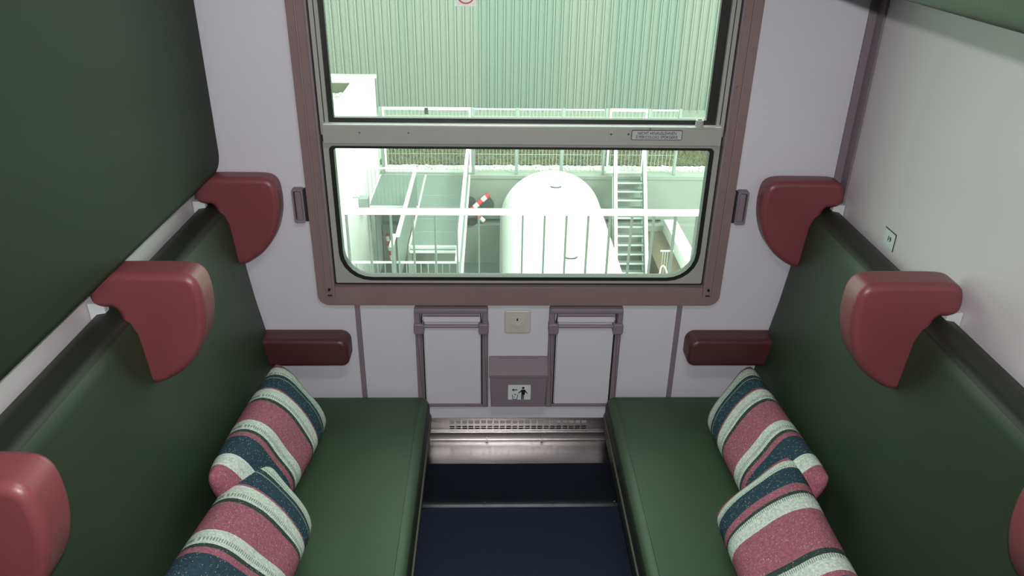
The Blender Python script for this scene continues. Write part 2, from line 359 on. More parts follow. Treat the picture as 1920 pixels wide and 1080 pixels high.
# ================================================================== WALL FITTINGS
def coat_hook(s, label):
    t = thing('coat_hook', label, 'hook', (s*.600, 0, .93), group=None)
    x = s*.600
    ringprism('hook_frame', MAUVE, rrect(x-.015, x+.015, .925, 1.022, .006), rrect(x-.0105, x+.0105, .934, 1.016, .003), 'Y', -.020, 0, .002, t)
    rprism('hook_plate', MAUVE, rrect(x-.0085, x+.0085, .931, 1.013, .003), 'Y', -.016, -.002, .003, 3, parent=t)
    box('backplate', DARK, x-.011, x+.011, -.002, -.0002, .931, 1.018, 0, t)
    rprism('side_cheek', DARK, rrect(x-s*.025 if s > 0 else x+.0145, x-.0145 if s > 0 else x+.025, .927, 1.020, .002), 'Y', -.012, 0, .001, 2, parent=t)
coat_hook(-1, 'small mauve flip-down coat hook on white wall, left of the window')
coat_hook(1, 'small mauve flip-down coat hook on white wall, right of the window')

def armrest(s, label):
    o = rprism('armrest', REDD, [(s*a, b) for a, b in rrect(.492, .76, .497, .586, (.024, .0, .0, .030), 8)], 'Y', -.075, -.001, .014, 5)
    tag(o, label, 'armrest', 'dark red armrests on the window wall'); return o
armrest(-1, 'dark red padded armrest on window wall, beside the left bench backrest')
armrest(1, 'dark red padded armrest on window wall, beside the right bench backrest')

def fold_table(x0, x1, label):
    t = thing('folding_table', label, 'table', ((x0+x1)/2, 0, .31))
    for x in (x0, x1):
        s = 1 if x == x0 else -1
        rprism('side_rail', MAUVE, rrect(min(x, x+s*.018), max(x, x+s*.018), .310, .66, .002), 'Y', -.014, -.0005, .003, 2, parent=t)
        br = rprism('bracket', MAUVE, rrect(min(x-s*.002, x+s*.028), max(x-s*.002, x+s*.028), .580, .615, .007), 'Y', -.032, -.001, .004, 3, parent=t)
        rprism('bracket_arm', MAUVE, rrect(min(x, x+s*.016), max(x, x+s*.016), .606, .655, .003), 'Y', -.024, -.001, .003, 2, parent=br)
    box('bottom_rail', MAUVE, x0+.004, x1-.004, -.012, -.0005, .310, .319, .002, t)
    rprism('table_panel', WALL, rrect(x0+.026, x1-.022, .320, .600, .002), 'Y', -.010, -.0005, .002, 2, parent=t)
    for x in (x0+.0215, x1-.0195): box('panel_gap', DARK, x-.0018, x+.0018, -.0095, -.0005, .320, .590, 0, t)
    box('top_rail', MAUVE, x0+.001, x1-.001, -.028, -.0005, .648, .664, .004, t)
    tube('hinge_bar', MAUVE, [(x0+.02, -.020, .603), (x1-.02, -.020, .603)], .0052, 10, t)
    fl_ = rprism('table_edge_flap', WALL, rrect(x0+.024, x1-.022, .612, .644, .006), 'Y', -.016, -.001, .004, 3, parent=t)
    tube('edge_roll', MAUVE, [(x0+.026, -.016, .640), (x1-.024, -.016, .640)], .0065, 10, fl_)
    for x, s in ((x0+.020, 1), (x1-.019, -1)): bar_between('hinge_link', DARK, (x+s*.003, -.022, .648), (x, -.022, .612), .003, .004, t)
    return t
fold_table(-.305, -.091, 'white folding table stowed under the window, left of the waste bin')
fold_table(.087, .302, 'white folding table stowed under the window, right of the waste bin')

t = thing('wall_socket', 'cream square wall socket with a small keyhole, above the waste bin', 'socket', (-.005, 0, .573))
rprism('face_plate', CREAM, rrect(-.043, .034, .572, .648, .008), 'Y', -.009, -.0003, .004, 3, parent=t)
ins = rprism('socket_insert', CREAM, rrect(-.026, .017, .583, .628, .002), 'Y', -.0110, -.0085, .001, 2, parent=t)
arc = [(-.005+.019*math.cos(a), .613+.017*math.sin(a)) for a in [PI+PI*k/14 for k in range(15)]] + [(-.005+.013*math.cos(a), .613+.008*math.sin(a)) for a in [2*PI-PI*k/14 for k in range(15)]]
rprism('finger_scoop', CREAM, arc, 'Y', -.015, -.0105, .0, parent=ins)
bm = bmesh.new(); tube_into(bm, [(-.0055, -.0105, .6185), (-.0055, -.0118, .6185)], .0024, 12); box_into(bm, -.0070, -.0040, -.0118, -.0105, .6195, .6245); finish(bm, 'keyhole', DARK, ins)

# waste bin
t = thing('waste_bin', 'mauve wall-mounted waste bin with a litter pictogram on its front', 'bin', (0, 0, .339))
rprism('bin_body', MAUVE, [(-.082, .339), (.083, .339), (.085, .452), (-.086, .452)], 'Y', -.052, -.0005, .004, 3, parent=t)
bm = bmesh.new()
rprism_into(bm, [(-.0005, .489), (-.008, .489), (-.012, .486), (-.057, .456), (-.057, .449), (-.0005, .449)], 'X', -.088, .087, .002, 2)
finish(bm, 'bin_lid', MAUVE, t)
box('lid_hinge', MAUVE, -.060, .060, -.012, -.004, .486, .491, .002, t)
ps = rprism('pictogram_sticker', LABELW, rrect(-.031, .037, .363, .416, .003), 'Y', -.0528, -.0519, 0, parent=t); ps.location.z += .003; ps['label'] = 'white sticker with black litter pictogram'
Yp = (-.0534, -.0526)
bm = bmesh.new()
def disc(bm, cx, cz, rr, n=14): rprism_into(bm, [(cx+rr*math.cos(2*PI*k/n), cz+rr*math.sin(2*PI*k/n)) for k in range(n)], 'Y', *Yp)
disc(bm, .0145, .4085, .0040)
rprism_into(bm, [(.0085, .4025), (.0205, .4025), (.0200, .3850), (.0175, .3850), (.0172, .3670), (.0135, .3670), (.0133, .3850), (.0155, .3850), (.0155, .3670), (.0100, .3670), (.0085, .3850)][:6]+[(.0150, .3670), (.0148, .3840), (.0138, .3840), (.0132, .3670), (.0090, .3670), (.0092, .3850)], 'Y', *Yp)
rprism_into(bm, [(.0100, .4025), (.0085, .4005), (-.0010, .3900), (.0005, .3885), (.0100, .3960)], 'Y', *Yp)
rprism_into(bm, [(.0190, .4025), (.0205, .4005), (.0285, .3885), (.0265, .3875), (.0190, .3960)], 'Y', *Yp)
finish(bm, 'figure_symbol', BLACK, ps, smooth=False)
bm = bmesh.new()
rprism_into(bm, [(-.0205, .4015), (-.0125, .4065), (-.0140, .4030), (-.0030, .4030), (-.0030, .4005), (-.0140, .4005), (-.0125, .3965)], 'Y', *Yp)
finish(bm, 'arrow_symbol', BLACK, ps, smooth=False)
bm = bmesh.new()
rprism_into(bm, [(-.0190, .3840), (-.0174, .3840), (-.0160, .3684), (-.0050, .3684), (-.0022, .3840), (-.0004, .3840), (-.0034, .3668), (-.0175, .3668)], 'Y', *Yp)
rprism_into(bm, [(-.0125, .3860), (-.0060, .3860), (-.0070, .3840), (-.0090, .3828), (-.0110, .3840)], 'Y', *Yp); disc(bm, -.0120, .3762, .0014, 8)
finish(bm, 'basket_symbol', BLACK, ps, smooth=False)

# heater cover
t = thing('heater_cover', 'brushed steel heater cover with slotted grille and step, between the benches', 'heater', (0, 0, 0))
X0, X1 = -.328, .328
# slotted grille panel as a grid with openings
xs = [X0]; nC = 22; cx0 = -.212; pitch = .0198
for k in range(nC): xs += [cx0+k*pitch, cx0+k*pitch+.0150]
xs.append(X1); zs = [.214, .2195, .2235, .2262, .2310, .2400, .2520, .2612]
holeR = {1, 3, 5}
bm = bmesh.new(); g = {}
for i, xx in enumerate(xs):
    for j, zz in enumerate(zs): g[i, j] = (bm.verts.new((xx, -.0040, zz)), bm.verts.new((xx, -.0015, zz)))
def solid(i, j):
    if i < 0 or j < 0 or i >= len(xs)-1 or j >= len(zs)-1: return False
    return not (i % 2 == 1 and j in holeR)
for i in range(len(xs)-1):
    for j in range(len(zs)-1):
        if not solid(i, j): continue
        for L in (0, 1):
            f = [g[i, j][L], g[i+1, j][L], g[i+1, j+1][L], g[i, j+1][L]]; bm.faces.new(f if L == 0 else f[::-1])
        for (a, b, ni, nj) in (((i, j), (i+1, j), i, j-1), ((i+1, j), (i+1, j+1), i+1, j), ((i+1, j+1), (i, j+1), i, j+1), ((i, j+1), (i, j), i-1, j)):
            if not solid(ni, nj): bm.faces.new((g[a][0], g[b][0], g[b][1], g[a][1]))
gp = finish(bm, 'grille_panel', STEEL, t)
box('grille_backing', DARK, -.24, .24, -.0012, -.0002, .216, .236, 0, gp); box('lit_upper_backing', ALU, -.24, .24, -.0012, -.0002, .236, .258, 0, gp)  # paler upper backing stands for light inside the top slots
rprism('lip_strip', STEEL, [(-.0005, .214), (-.008, .2145), (-.013, .208), (-.013, .187), (-.008, .181), (-.0005, .181)], 'X', X0, X1, .001, 1, parent=t)
for z_, y_ in ((.2125, -.0105), (.1825, -.0105)): tube('folded_edge', STEEL, [(X0, y_, z_), (X1, y_, z_)], .0035, 12, t)
for x in (-.095, .080):
    bm = bmesh.new(); tube_into(bm, [(x, -.012, .193), (x, -.0165, .193)], .0042, 12); finish(bm, 'bolt', STEEL, t)
rprism('shelf_plate', STEEL, [(-.001, .181), (-.1125, .172), (-.1125, .169), (-.001, .178)], 'X', X0, X1, .0005, 1, parent=t)
rs = rprism('riser_plate', STEELD, [(-.1118, .172), (-.1135, .172), (-.1125, .006), (-.122, .003), (-.122, .0005), (-.110, .0005)], 'X', X0, X1, .0004, 1, parent=t)
for x in (-.31, -.10, .115, .31):
    bm = bmesh.new(); tube_into(bm, [(x, -.1120, .014), (x, -.1150, .014)], .0028, 10); finish(bm, 'rivet', STEEL, rs)

# number label on right partition
t = thing('seat_number_label', 'tiny square seat number label reading 19 on the right white partition', 'label', (.867, -.31, 1.00))
rprism('label_face', LABELW, rrect(-.333, -.283, .990, 1.032, .003), 'X', .8668, .8678, 0, parent=t)
bm = bmesh.new(); box_into(bm, .8662, .8668, -.335, -.280, 1.030, 1.0325); box_into(bm, .8662, .8668, -.3352, -.3325, .988, 1.0325); finish(bm, 'label_border', BLACK, t)
text_obj('number', '19', .018, (.8664, -.308, 1.010), Matrix(((0, 0, -1, 0), (-1, 0, 0, 0), (0, 1, 0, 0), (0, 0, 0, 1))), BLACK, t, 1)

# ================================================================== BENCHES
EAR = [(.852, 1.040), (.842, 1.058), (.815, 1.066), (.74, 1.067), (.675, 1.066), (.650, 1.056), (.640, 1.034), (.638, .990), (.645, .945), (.664, .897), (.697, .855), (.733, .828), (.755, .8185), (.772, .8190), (.792, .832),
       (.802, .870), (.804, .915), (.804, .955), (.806, .980), (.815, .992), (.832, .992), (.850, 1.000), (.855, 1.018)]
EARS = spline(EAR, 3)
def darken_faces(o, test):
    # faces that pass the normal test take a darker vinyl colour
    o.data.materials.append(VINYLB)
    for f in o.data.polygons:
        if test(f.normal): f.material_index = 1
def bench(s, label):
    t = thing('bench_seat', label, 'bench seat', (s*.55, -1.0, 0))
    A, B = .268, .730
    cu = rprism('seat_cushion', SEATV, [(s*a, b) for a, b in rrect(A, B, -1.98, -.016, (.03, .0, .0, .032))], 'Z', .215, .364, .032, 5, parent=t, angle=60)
    darken_faces(cu, lambda n: abs(n.z) < .62)
    tube('piping', VINYLD, [(s*.732, -.013, .300), (s*.31, -.013, .300), (s*.278, -.020, .300), (s*.2665, -.045, .300), (s*.2665, -1.2, .300), (s*.2665, -1.94, .300)], .0032, 6, cu)
    rise = .030 if s < 0 else 0.0
    prof = [(.690, .330), (.700, .372), (.716, .478), (.734, .590), (.750, .690), (.762, .790), (.769, .880), (.774, .940), (.784, .966), (.802, .979), (.830, .982), (.852, .978), (.861, .962), (.862, .80), (.862, .30), (.70, .30)]
    bm = bmesh.new(); rprism_into(bm, [(s*a, b) for a, b in prof], 'Y', -1.98, -.010, .018, 4)
    for v in bm.verts:
        if v.co.z > .6: v.co.z += rise*min(1.4, -v.co.y)*(v.co.z-.6)/.38
    bk = finish(bm, 'backrest', VINYL, t, angle=60); darken_faces(bk, lambda n: n.z > .55)
    box('seat_base', VINYLD, s*.33, s*.86, -1.97, -.02, .0, .216, .004, t)
    for k, (y0, y1) in enumerate(((-.068, -.004), (-.660, -.585), (-1.262, -1.187))):
        dz = rise*min(1.4, -y0)*.9
        bm = bmesh.new(); rprism_into(bm, [(s*a, b+dz) for a, b in EARS], 'Y', y0, y1, .016, 5)
        e = finish(bm, 'headrest_wing', RED, t, angle=60); e['label'] = 'dark red padded headrest wing'
        box('wing_bracket', LABELW, s*.834, s*.866, y0+.012, y0+.030, .962+dz, .998+dz, .002, e)
    return t
bench(-1, 'green vinyl bench with tall backrest and red headrest wings, on the left')
bench(1, 'green vinyl bench with tall backrest and red headrest wings, on the right')

# middle berth folded down flat above the left bench
bm = bmesh.new(); pts = rrect(-1.98, -.013, 1.071, 2.05, (.0, .055, .03, .0), 7)
pts = [(a, b+(.037*min(1.2, -a) if b < 1.3 else 0)) for a, b in pts]
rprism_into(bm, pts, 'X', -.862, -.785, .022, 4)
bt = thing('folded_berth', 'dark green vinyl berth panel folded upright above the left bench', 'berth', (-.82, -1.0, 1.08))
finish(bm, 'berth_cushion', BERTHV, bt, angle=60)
box('berth_frame', LABELW, -.867, -.8625, -1.97, -.03, 1.12, 2.03, .001, bt)
# raised berth on the right, its edge throws the flash shadow
bt = thing('raised_berth', 'green vinyl berth raised out of view above the right bench', 'berth', (.6, -1.0, 1.65))
rprism('berth_cushion', VINYL, rrect(.335, .862, -1.95, -.02, .03), 'Z', 1.648, 1.74, .015, 4, parent=bt, angle=60)
box('berth_frame', ALU, .36, .862, -1.93, -.03, 1.741, 1.76, .002, bt)

# ================================================================== PILLOWS
PINK = (.285, .100, .132); WHI = (.50, .56, .50); TEAL = (.022, .052, .068); DRK = (.030, .052, .045)
def pillow_mat(name, stops, stitch, lines):
    m = bpy.data.materials.new(name); m.use_nodes = True; nt = m.node_tree; b = nt.nodes['Principled BSDF']
    b.inputs['Roughness'].default_value = .92; b.inputs['Specular IOR Level'].default_value = .15
    L = nt.links.new
    uv = nt.nodes.new('ShaderNodeUVMap'); sp = nt.nodes.new('ShaderNodeSeparateXYZ'); L(uv.outputs[0], sp.inputs[0])
    wn = nt.nodes.new('ShaderNodeTexNoise'); wn.inputs['Scale'].default_value = 3; L(uv.outputs[0], wn.inputs['Vector'])
    ad = nt.nodes.new('ShaderNodeMath'); ad.operation = 'MULTIPLY_ADD'; ad.inputs[1].default_value = .004; L(wn.outputs['Fac'], ad.inputs[0]); L(sp.outputs[0], ad.inputs[2])
    rp = nt.nodes.new('ShaderNodeValToRGB'); cr = rp.color_ramp; cr.interpolation = 'CONSTANT'
    cr.elements[0].position = 0; cr.elements[0].color = (*stops[0][1], 1); cr.elements[1].position = stops[1][0]; cr.elements[1].color = (*stops[1][1], 1)
    for q, c in stops[2:]: e = cr.elements.new(q); e.color = (*c, 1)
    L(ad.outputs[0], rp.inputs[0])
    col = rp.outputs[0]
    # rows of stitches: a narrow band crossed by short threads
    mt = nt.nodes.new('ShaderNodeMath'); mt.operation = 'SINE'; ml = nt.nodes.new('ShaderNodeMath'); ml.operation = 'MULTIPLY'; ml.inputs[1].default_value = 320
    L(sp.outputs[1], ml.inputs[0]); L(ml.outputs[0], mt.inputs[0]); gt = nt.nodes.new('ShaderNodeMath'); gt.operation = 'GREATER_THAN'; gt.inputs[1].default_value = .1; L(mt.outputs[0], gt.inputs[0])
    def band(lo, hi):
        a = nt.nodes.new('ShaderNodeMath'); a.operation = 'GREATER_THAN'; a.inputs[1].default_value = lo; L(ad.outputs[0], a.inputs[0])
        c = nt.nodes.new('ShaderNodeMath'); c.operation = 'LESS_THAN'; c.inputs[1].default_value = hi; L(ad.outputs[0], c.inputs[0])
        d = nt.nodes.new('ShaderNodeMath'); d.operation = 'MULTIPLY'; L(a.outputs[0], d.inputs[0]); L(c.outputs[0], d.inputs[1]); return d.outputs[0]
    for lo, hi in stitch:
        mk = nt.nodes.new('ShaderNodeMath'); mk.operation = 'MULTIPLY'; L(band(lo, hi), mk.inputs[0]); L(gt.outputs[0], mk.inputs[1])
        mx = nt.nodes.new('ShaderNodeMix'); mx.data_type = 'RGBA'; mx.inputs[7].default_value = (.20, .26, .23, 1); L(mk.outputs[0], mx.inputs[0]); L(col, mx.inputs[6]); col = mx.outputs[2]
    for q in lines:
        mx = nt.nodes.new('ShaderNodeMix'); mx.data_type = 'RGBA'; mx.inputs[7].default_value = (.20, .26, .23, 1); L(band(q, q+.008), mx.inputs[0]); L(col, mx.inputs[6]); col = mx.outputs[2]
    n = nt.nodes.new('ShaderNodeTexNoise'); n.inputs['Scale'].default_value = 200; n.inputs['Detail'].default_value = 4; tc = nt.nodes.new('ShaderNodeTexCoord'); L(tc.outputs['Object'], n.inputs['Vector'])
    r2 = nt.nodes.new('ShaderNodeValToRGB'); r2.color_ramp.elements[0].position = .3; r2.color_ramp.elements[0].color = (.72, .72, .74, 1); r2.color_ramp.elements[1].position = .7; r2.color_ramp.elements[1].color = (1.28, 1.28, 1.25, 1); L(n.outputs['Fac'], r2.inputs[0])
    mm = nt.nodes.new('ShaderNodeMix'); mm.data_type = 'RGBA'; mm.blend_type = 'MULTIPLY'; mm.inputs[0].default_value = 1; L(col, mm.inputs[6]); L(r2.outputs[0], mm.inputs[7])
    # sparse light flecks of wool
    vo = nt.nodes.new('ShaderNodeTexVoronoi'); vo.inputs['Scale'].default_value = 360; L(tc.outputs['Object'], vo.inputs['Vector'])
    wnz = nt.nodes.new('ShaderNodeSeparateColor'); L(vo.outputs['Color'], wnz.inputs[0])
    g1 = nt.nodes.new('ShaderNodeMath'); g1.operation = 'GREATER_THAN'; g1.inputs[1].default_value = .88; L(wnz.outputs[0], g1.inputs[0])
    g2 = nt.nodes.new('ShaderNodeMath'); g2.operation = 'LESS_THAN'; g2.inputs[1].default_value = .3; L(vo.outputs['Distance'], g2.inputs[0])
    g3 = nt.nodes.new('ShaderNodeMath'); g3.operation = 'MULTIPLY'; L(g1.outputs[0], g3.inputs[0]); L(g2.outputs[0], g3.inputs[1])
    mf = nt.nodes.new('ShaderNodeMix'); mf.data_type = 'RGBA'; mf.inputs[7].default_value = (.55, .45, .47, 1); L(g3.outputs[0], mf.inputs[0]); L(mm.outputs[2], mf.inputs[6])
    L(mf.outputs[2], b.inputs['Base Color'])
    bp = nt.nodes.new('ShaderNodeBump'); bp.inputs['Strength'].default_value = .7; bp.inputs['Distance'].default_value = .002; L(n.outputs['Fac'], bp.inputs['Height']); L(bp.outputs[0], b.inputs['Normal'])
    return m
SA = [(0, PINK), (.062, DRK), (.070, WHI), (.162, DRK), (.178, TEAL), (.300, PINK), (.312, WHI), (.395, DRK), (.420, PINK), (.590, WHI), (.668, DRK), (.690, PINK), (.722, TEAL), (.850, WHI), (.925, PINK)]
SB = [(0, PINK), (.070, WHI), (.135, DRK), (.142, TEAL), (.255, PINK), (.305, DRK), (.325, WHI), (.420, PINK), (.660, DRK), (.690, WHI), (.780, PINK), (.805, TEAL), (.950, WHI), (.98, PINK)]
PA = pillow_mat('wool_stripes_a', SA, [(.136, .155), (.365, .385), (.635, .655)], [.195])
PB = pillow_mat('wool_stripes_b', SB, [(.115, .131), (.328, .350), (.692, .715)], [])
def pillow(label, c, T, m, sag=0.0, power=3.2):
    """c: far-top, far-bottom, near-top, near-bottom corners of the middle sheet"""
    FT, FB, NT, NB = [Vector(q) for q in c]; NU, NV = 36, 26
    bm = bmesh.new(); uvl = bm.loops.layers.uv.new('UVMap')
    nrm = ((NT+NB-FT-FB).cross(FB+NB-FT-NT)).normalized()
    if nrm.z < 0: nrm = -nrm
    uv = {}
    def sheet(sg):
        g = {}
        for i in range(NU+1):
            for j in range(NV+1):
                u, v = i/NU, j/NV
                # cosine spacing crowds vertices at the edges
                uu = .5-.5*math.cos(PI*u); vv = .5-.5*math.cos(PI*v); a, b = 2*uu-1, 2*vv-1
                P = (FT*(1-uu)+NT*uu)*(1-vv)+(FB*(1-uu)+NB*uu)*vv
                cen = (FT+FB+NT+NB)/4
                pin = 1-.045*((1-a*a)*abs(b)**3+(1-b*b)*abs(a)**3)-.07*abs(a*b)**5   # sides drawn in a little between the corners
                P = cen+(P-cen)*pin
                h = max(0, (1-abs(a)**power))**.5*max(0, (1-abs(b)**power))**.5
                wr = .0035*math.sin(9*uu+4*vv)*math.sin(7*vv+1.3)*h
                P = P+nrm*(sg*T/2*h+wr-sag*(1-b*b))
                edge = i in (0, NU) or j in (0, NV)
                if edge and sg < 0: g[i, j] = top[i, j]; continue
                w = bm.verts.new(P); uv[w] = (uu, vv); g[i, j] = w
        return g
    top = sheet(1); bot = sheet(-1)
    for g, s in ((top, 1), (bot, -1)):
        for i in range(NU):
            for j in range(NV):
                q = [g[i, j], g[i+1, j], g[i+1, j+1], g[i, j+1]]
                f = bm.faces.new(q if s > 0 else q[::-1])
                for lp in f.loops: lp[uvl].uv = uv[lp.vert]
    bmesh.ops.recalc_face_normals(bm, faces=bm.faces[:])
    me = bpy.data.meshes.new('pillow'); bm.to_mesh(me); bm.free()
    me.polygons.foreach_set('use_smooth', [True]*len(me.polygons)); me.materials.append(m)
    o = bpy.data.objects.new('pillow', me); COL.objects.link(o)
    base = min((v.co.z for v in me.vertices))
    tag(o, label, 'pillow', 'striped pillows on the benches')
    return o
PIL = [
 ('pink, white and teal striped pillow on left bench, nearer the window', ((-.690, -.110, .547), (-.544, -.183, .388), (-.672, -.735, .655), (-.600, -.690, .410)), .115, PA),
 ('pink, white and teal striped pillow on left bench, nearest the viewer', ((-.655, -.495, .545), (-.495, -.620, .415), (-.655, -1.12, .695), (-.530, -1.00, .430)), .120, PA),
 ('pink, white and teal striped pillow on right bench, nearer the window', ((.688, -.050, .500), (.530, -.190, .388), (.684, -.660, .580), (.552, -.700, .405)), .115, PA),
 ('pink, white and teal striped pillow on right bench, nearest the viewer', ((.640, -.530, .555), (.450, -.590, .410), (.645, -1.02, .550), (.450, -1.02, .430)), .120, PB)]
for a in PIL: pillow(*a)

# ================================================================== OUTSIDE
# near safety railing
t = thing('safety_railing', 'pale galvanised railing with flat upright bars just outside the window', 'railing', (0, 1.9, -.85))
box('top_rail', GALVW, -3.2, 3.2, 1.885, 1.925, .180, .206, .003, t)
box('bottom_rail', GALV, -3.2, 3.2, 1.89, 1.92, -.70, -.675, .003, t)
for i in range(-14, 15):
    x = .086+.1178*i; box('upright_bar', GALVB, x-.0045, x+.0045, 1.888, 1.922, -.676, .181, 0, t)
for x in (-2.9, -1.45, 1.45, 2.9): box('post', GALV, x-.03, x+.03, 1.925, 1.955, -.85, .18, .003, t)
structure(box('platform_edge', CONC, -6, 6, .5, 2.3, -1.15, -.85), 'concrete platform edge beside the train')
# pit and yard
structure(box('pit_floor', CONCD, -14, 13, 3, 23.6, -10.3, -10.1), 'greenish concrete floor of the sunken pit')
bm = bmesh.new(); box_into(bm, -3.84, 13, 23.22, 23.66, -10.1, -7.0); box_into(bm, -3.84, 13, 23.19, 23.24, -7.10, -6.985)
rw = finish(bm, 'retaining_wall', CONC); structure(rw, 'pale concrete retaining wall at the back of the pit')
structure(box('wall_ledge', CONC, -3.82, 13, 22.92, 23.22, -10.1, -8.67, .01), 'concrete ledge along the foot of the retaining wall')
for x0, x1 in ((-3.0, -2.3), (-.35, .35), (3.9, 5.8)): tag(box('slot_strip', DARK, x0, x1, 23.15, 23.21, -8.60, -8.56), {-3.0: 'thin black strip drawn as a dark slot in pit wall below the landing', -.35: 'thin black strip drawn as a dark slot in pit wall left of the tank', 3.9: 'thin black strip drawn as a dark slot in pit wall behind the narrow stairs'}[x0], 'dark slot')  # the dark slot above the ledge, drawn as black strips
structure(box('yard_ground', PAVE, -40, 40, 23.64, 60, -7.2, -7.0), 'pale paved yard behind the pit')
# grass strip: lumpy turf with tufts
bm = bmesh.new(); nx, ny = 220, 22; G = [[bm.verts.new((-4+12*i/nx, 24.32+2.15*j/ny, -6.985+random.random()*.05)) for j in range(ny+1)] for i in range(nx+1)]
for i in range(nx):
    for j in range(ny): bm.faces.new((G[i][j], G[i+1][j], G[i+1][j+1], G[i][j+1]))
for k in range(5200):
    x = random.uniform(-4, 8); yy = random.uniform(24.34, 26.45); h = random.uniform(.04, .13); a = random.uniform(0, PI); w = .02
    p0 = Vector((x, yy, -6.97)); d = Vector((math.cos(a)*w, math.sin(a)*w, 0)); tp = p0+Vector((random.uniform(-.04, .04), random.uniform(-.04, .04), h))
    bm.faces.new([bm.verts.new(q) for q in (p0-d, p0+d, tp)])
tag(finish(bm, 'grass_strip', GRASS, smooth=False), 'patchy green and brown grass strip behind the mesh fence', 'grass', kind='stuff')
def pebbles(name, label, x0, x1, y0, y1, z, n, r0, r1):
    bm = bmesh.new()
    for k in range(n):
        r_ = random.uniform(r0, r1); mt = Matrix.Translation((random.uniform(x0, x1), random.uniform(y0, y1), z+r_*.3)) @ Matrix.Rotation(random.uniform(0, 6), 4, 'Z') @ Matrix.Diagonal((r_, r_*random.uniform(.6, 1), r_*.6, 1))
        bmesh.ops.create_icosphere(bm, subdivisions=1, radius=1, matrix=mt)
    return tag(finish(bm, name, GRAV, smooth=False), label, 'gravel', kind='stuff')
pebbles('gravel_edge', 'white pebbles along the top of the retaining wall', -3.7, 8, 23.75, 24.22, -7.0, 1500, .03, .085)
pebbles('gravel_bed', 'pale pebbles between the grass and the green shed', -4, 10, 26.58, 27.2, -7.0, 1200, .03, .08)
# far clad building
t = thing('clad_shed', 'pale green corrugated metal shed behind the yard fence', 'building', (2, 31, -7))
bm = bmesh.new(); per = .331; x = -18.0; prof = []
while x < 22:
    prof += [(x, 31.0), (x+.19, 31.0), (x+.205, 30.90), (x+.255, 30.90), (x+.275, 31.0), (x+.285, 30.96), (x+.30, 30.96), (x+.31, 31.0)]; x += per
prof += [(x, 31.0)]
lo = [bm.verts.new((a, b, -6.8)) for a, b in prof]; hi = [bm.verts.new((a, b, 1.5)) for a, b in prof]
for i in range(len(prof)-1): bm.faces.new((lo[i], lo[i+1], hi[i+1], hi[i]))
finish(bm, 'cladding', CLAD, t, smooth=False)
box('shed_core', CLAD, -18, 22, 31.02, 44, -7, 1.5, 0, t)
box('plinth', CONC, -18, 22, 30.93, 31.02, -7, -6.7, 0, t)
# white flat roofed block on the left
t = thing('white_block', 'tall white rendered block with a sunken parapet roof, left of the pit', 'building', (-8.5, 15, -10.1))
ringprism('block_wall', WHITEW, [(-13, 6), (-3.86, 6), (-3.86, 23.62), (-13, 23.62)], [(-12.4, 6.6), (-4.46, 6.6), (-4.46, 22.9), (-12.4, 22.9)], 'Z', -10.1, -3.78, 0, t)
box('coping', WHITEW, -13.03, -3.80, 23.58, 23.68, -3.86, -3.76, 0, t)
ringprism('parapet_lining', LINING, [(-12.42, 6.58), (-4.44, 6.58), (-4.44, 22.92), (-12.42, 22.92)], [(-12.35, 6.65), (-4.52, 6.65), (-4.52, 22.84), (-12.35, 22.84)], 'Z', -4.3, -3.86, 0, t)
box('roof', CONC, -12.4, -4.46, 6.6, 22.9, -4.6, -4.18, 0, t)
tag(pebbles('roof_gravel', '', -8, -4.5, 17, 22.75, -4.18, 1500, .04, .09), 'pale gravel on the sunken roof of the white block', 'gravel', kind='stuff')
# mesh fence on top of the retaining wall
t = thing('mesh_fence', 'tall pale wire mesh fence with steel posts on the retaining wall', 'fence', (1.1, 23.4, -7))
for x in (-3.72, -.70, .76, 2.28, 3.70, 5.12, 6.13): box('post', GALV, x-.045, x+.045, 23.36, 23.44, -6.99, -4.74, .004, t)
for (x0, x1, gate) in ((-3.66, -.76, 1), (-.64, .70, 0), (.82, 2.22, 0), (2.34, 3.62, 0), (3.80, 5.05, 1), (5.19, 6.07, 0)):
    bm = bmesh.new(); n = max(2, round((x1-x0)/.12))
    for k in range(n+1):
        xx = x0+(x1-x0)*k/n; box_into(bm, xx-.007, xx+.007, 23.393, 23.407, -6.9, -4.80)
    for zz in (-6.85, -6.3, -5.7, -5.1): box_into(bm, x0, x1, 23.387, 23.393, zz-.007, zz+.007)
    pn = finish(bm, 'wire_panel', MESHW, t, smooth=False)
    if gate: ringprism('gate_frame', GALVW, rrect(x0, x1, -6.93, -4.74, .01), rrect(x0+.07, x1-.07, -6.86, -4.82, .01), 'Y', 23.37, 23.43, 0, pn)
    else: box('panel_rail', GALVW, x0, x1, 23.385, 23.415, -4.80, -4.76, 0, pn)
box('lock_case', RUBBER, -2.27, -2.15, 23.33, 23.37, -4.95, -4.74, .01, t)
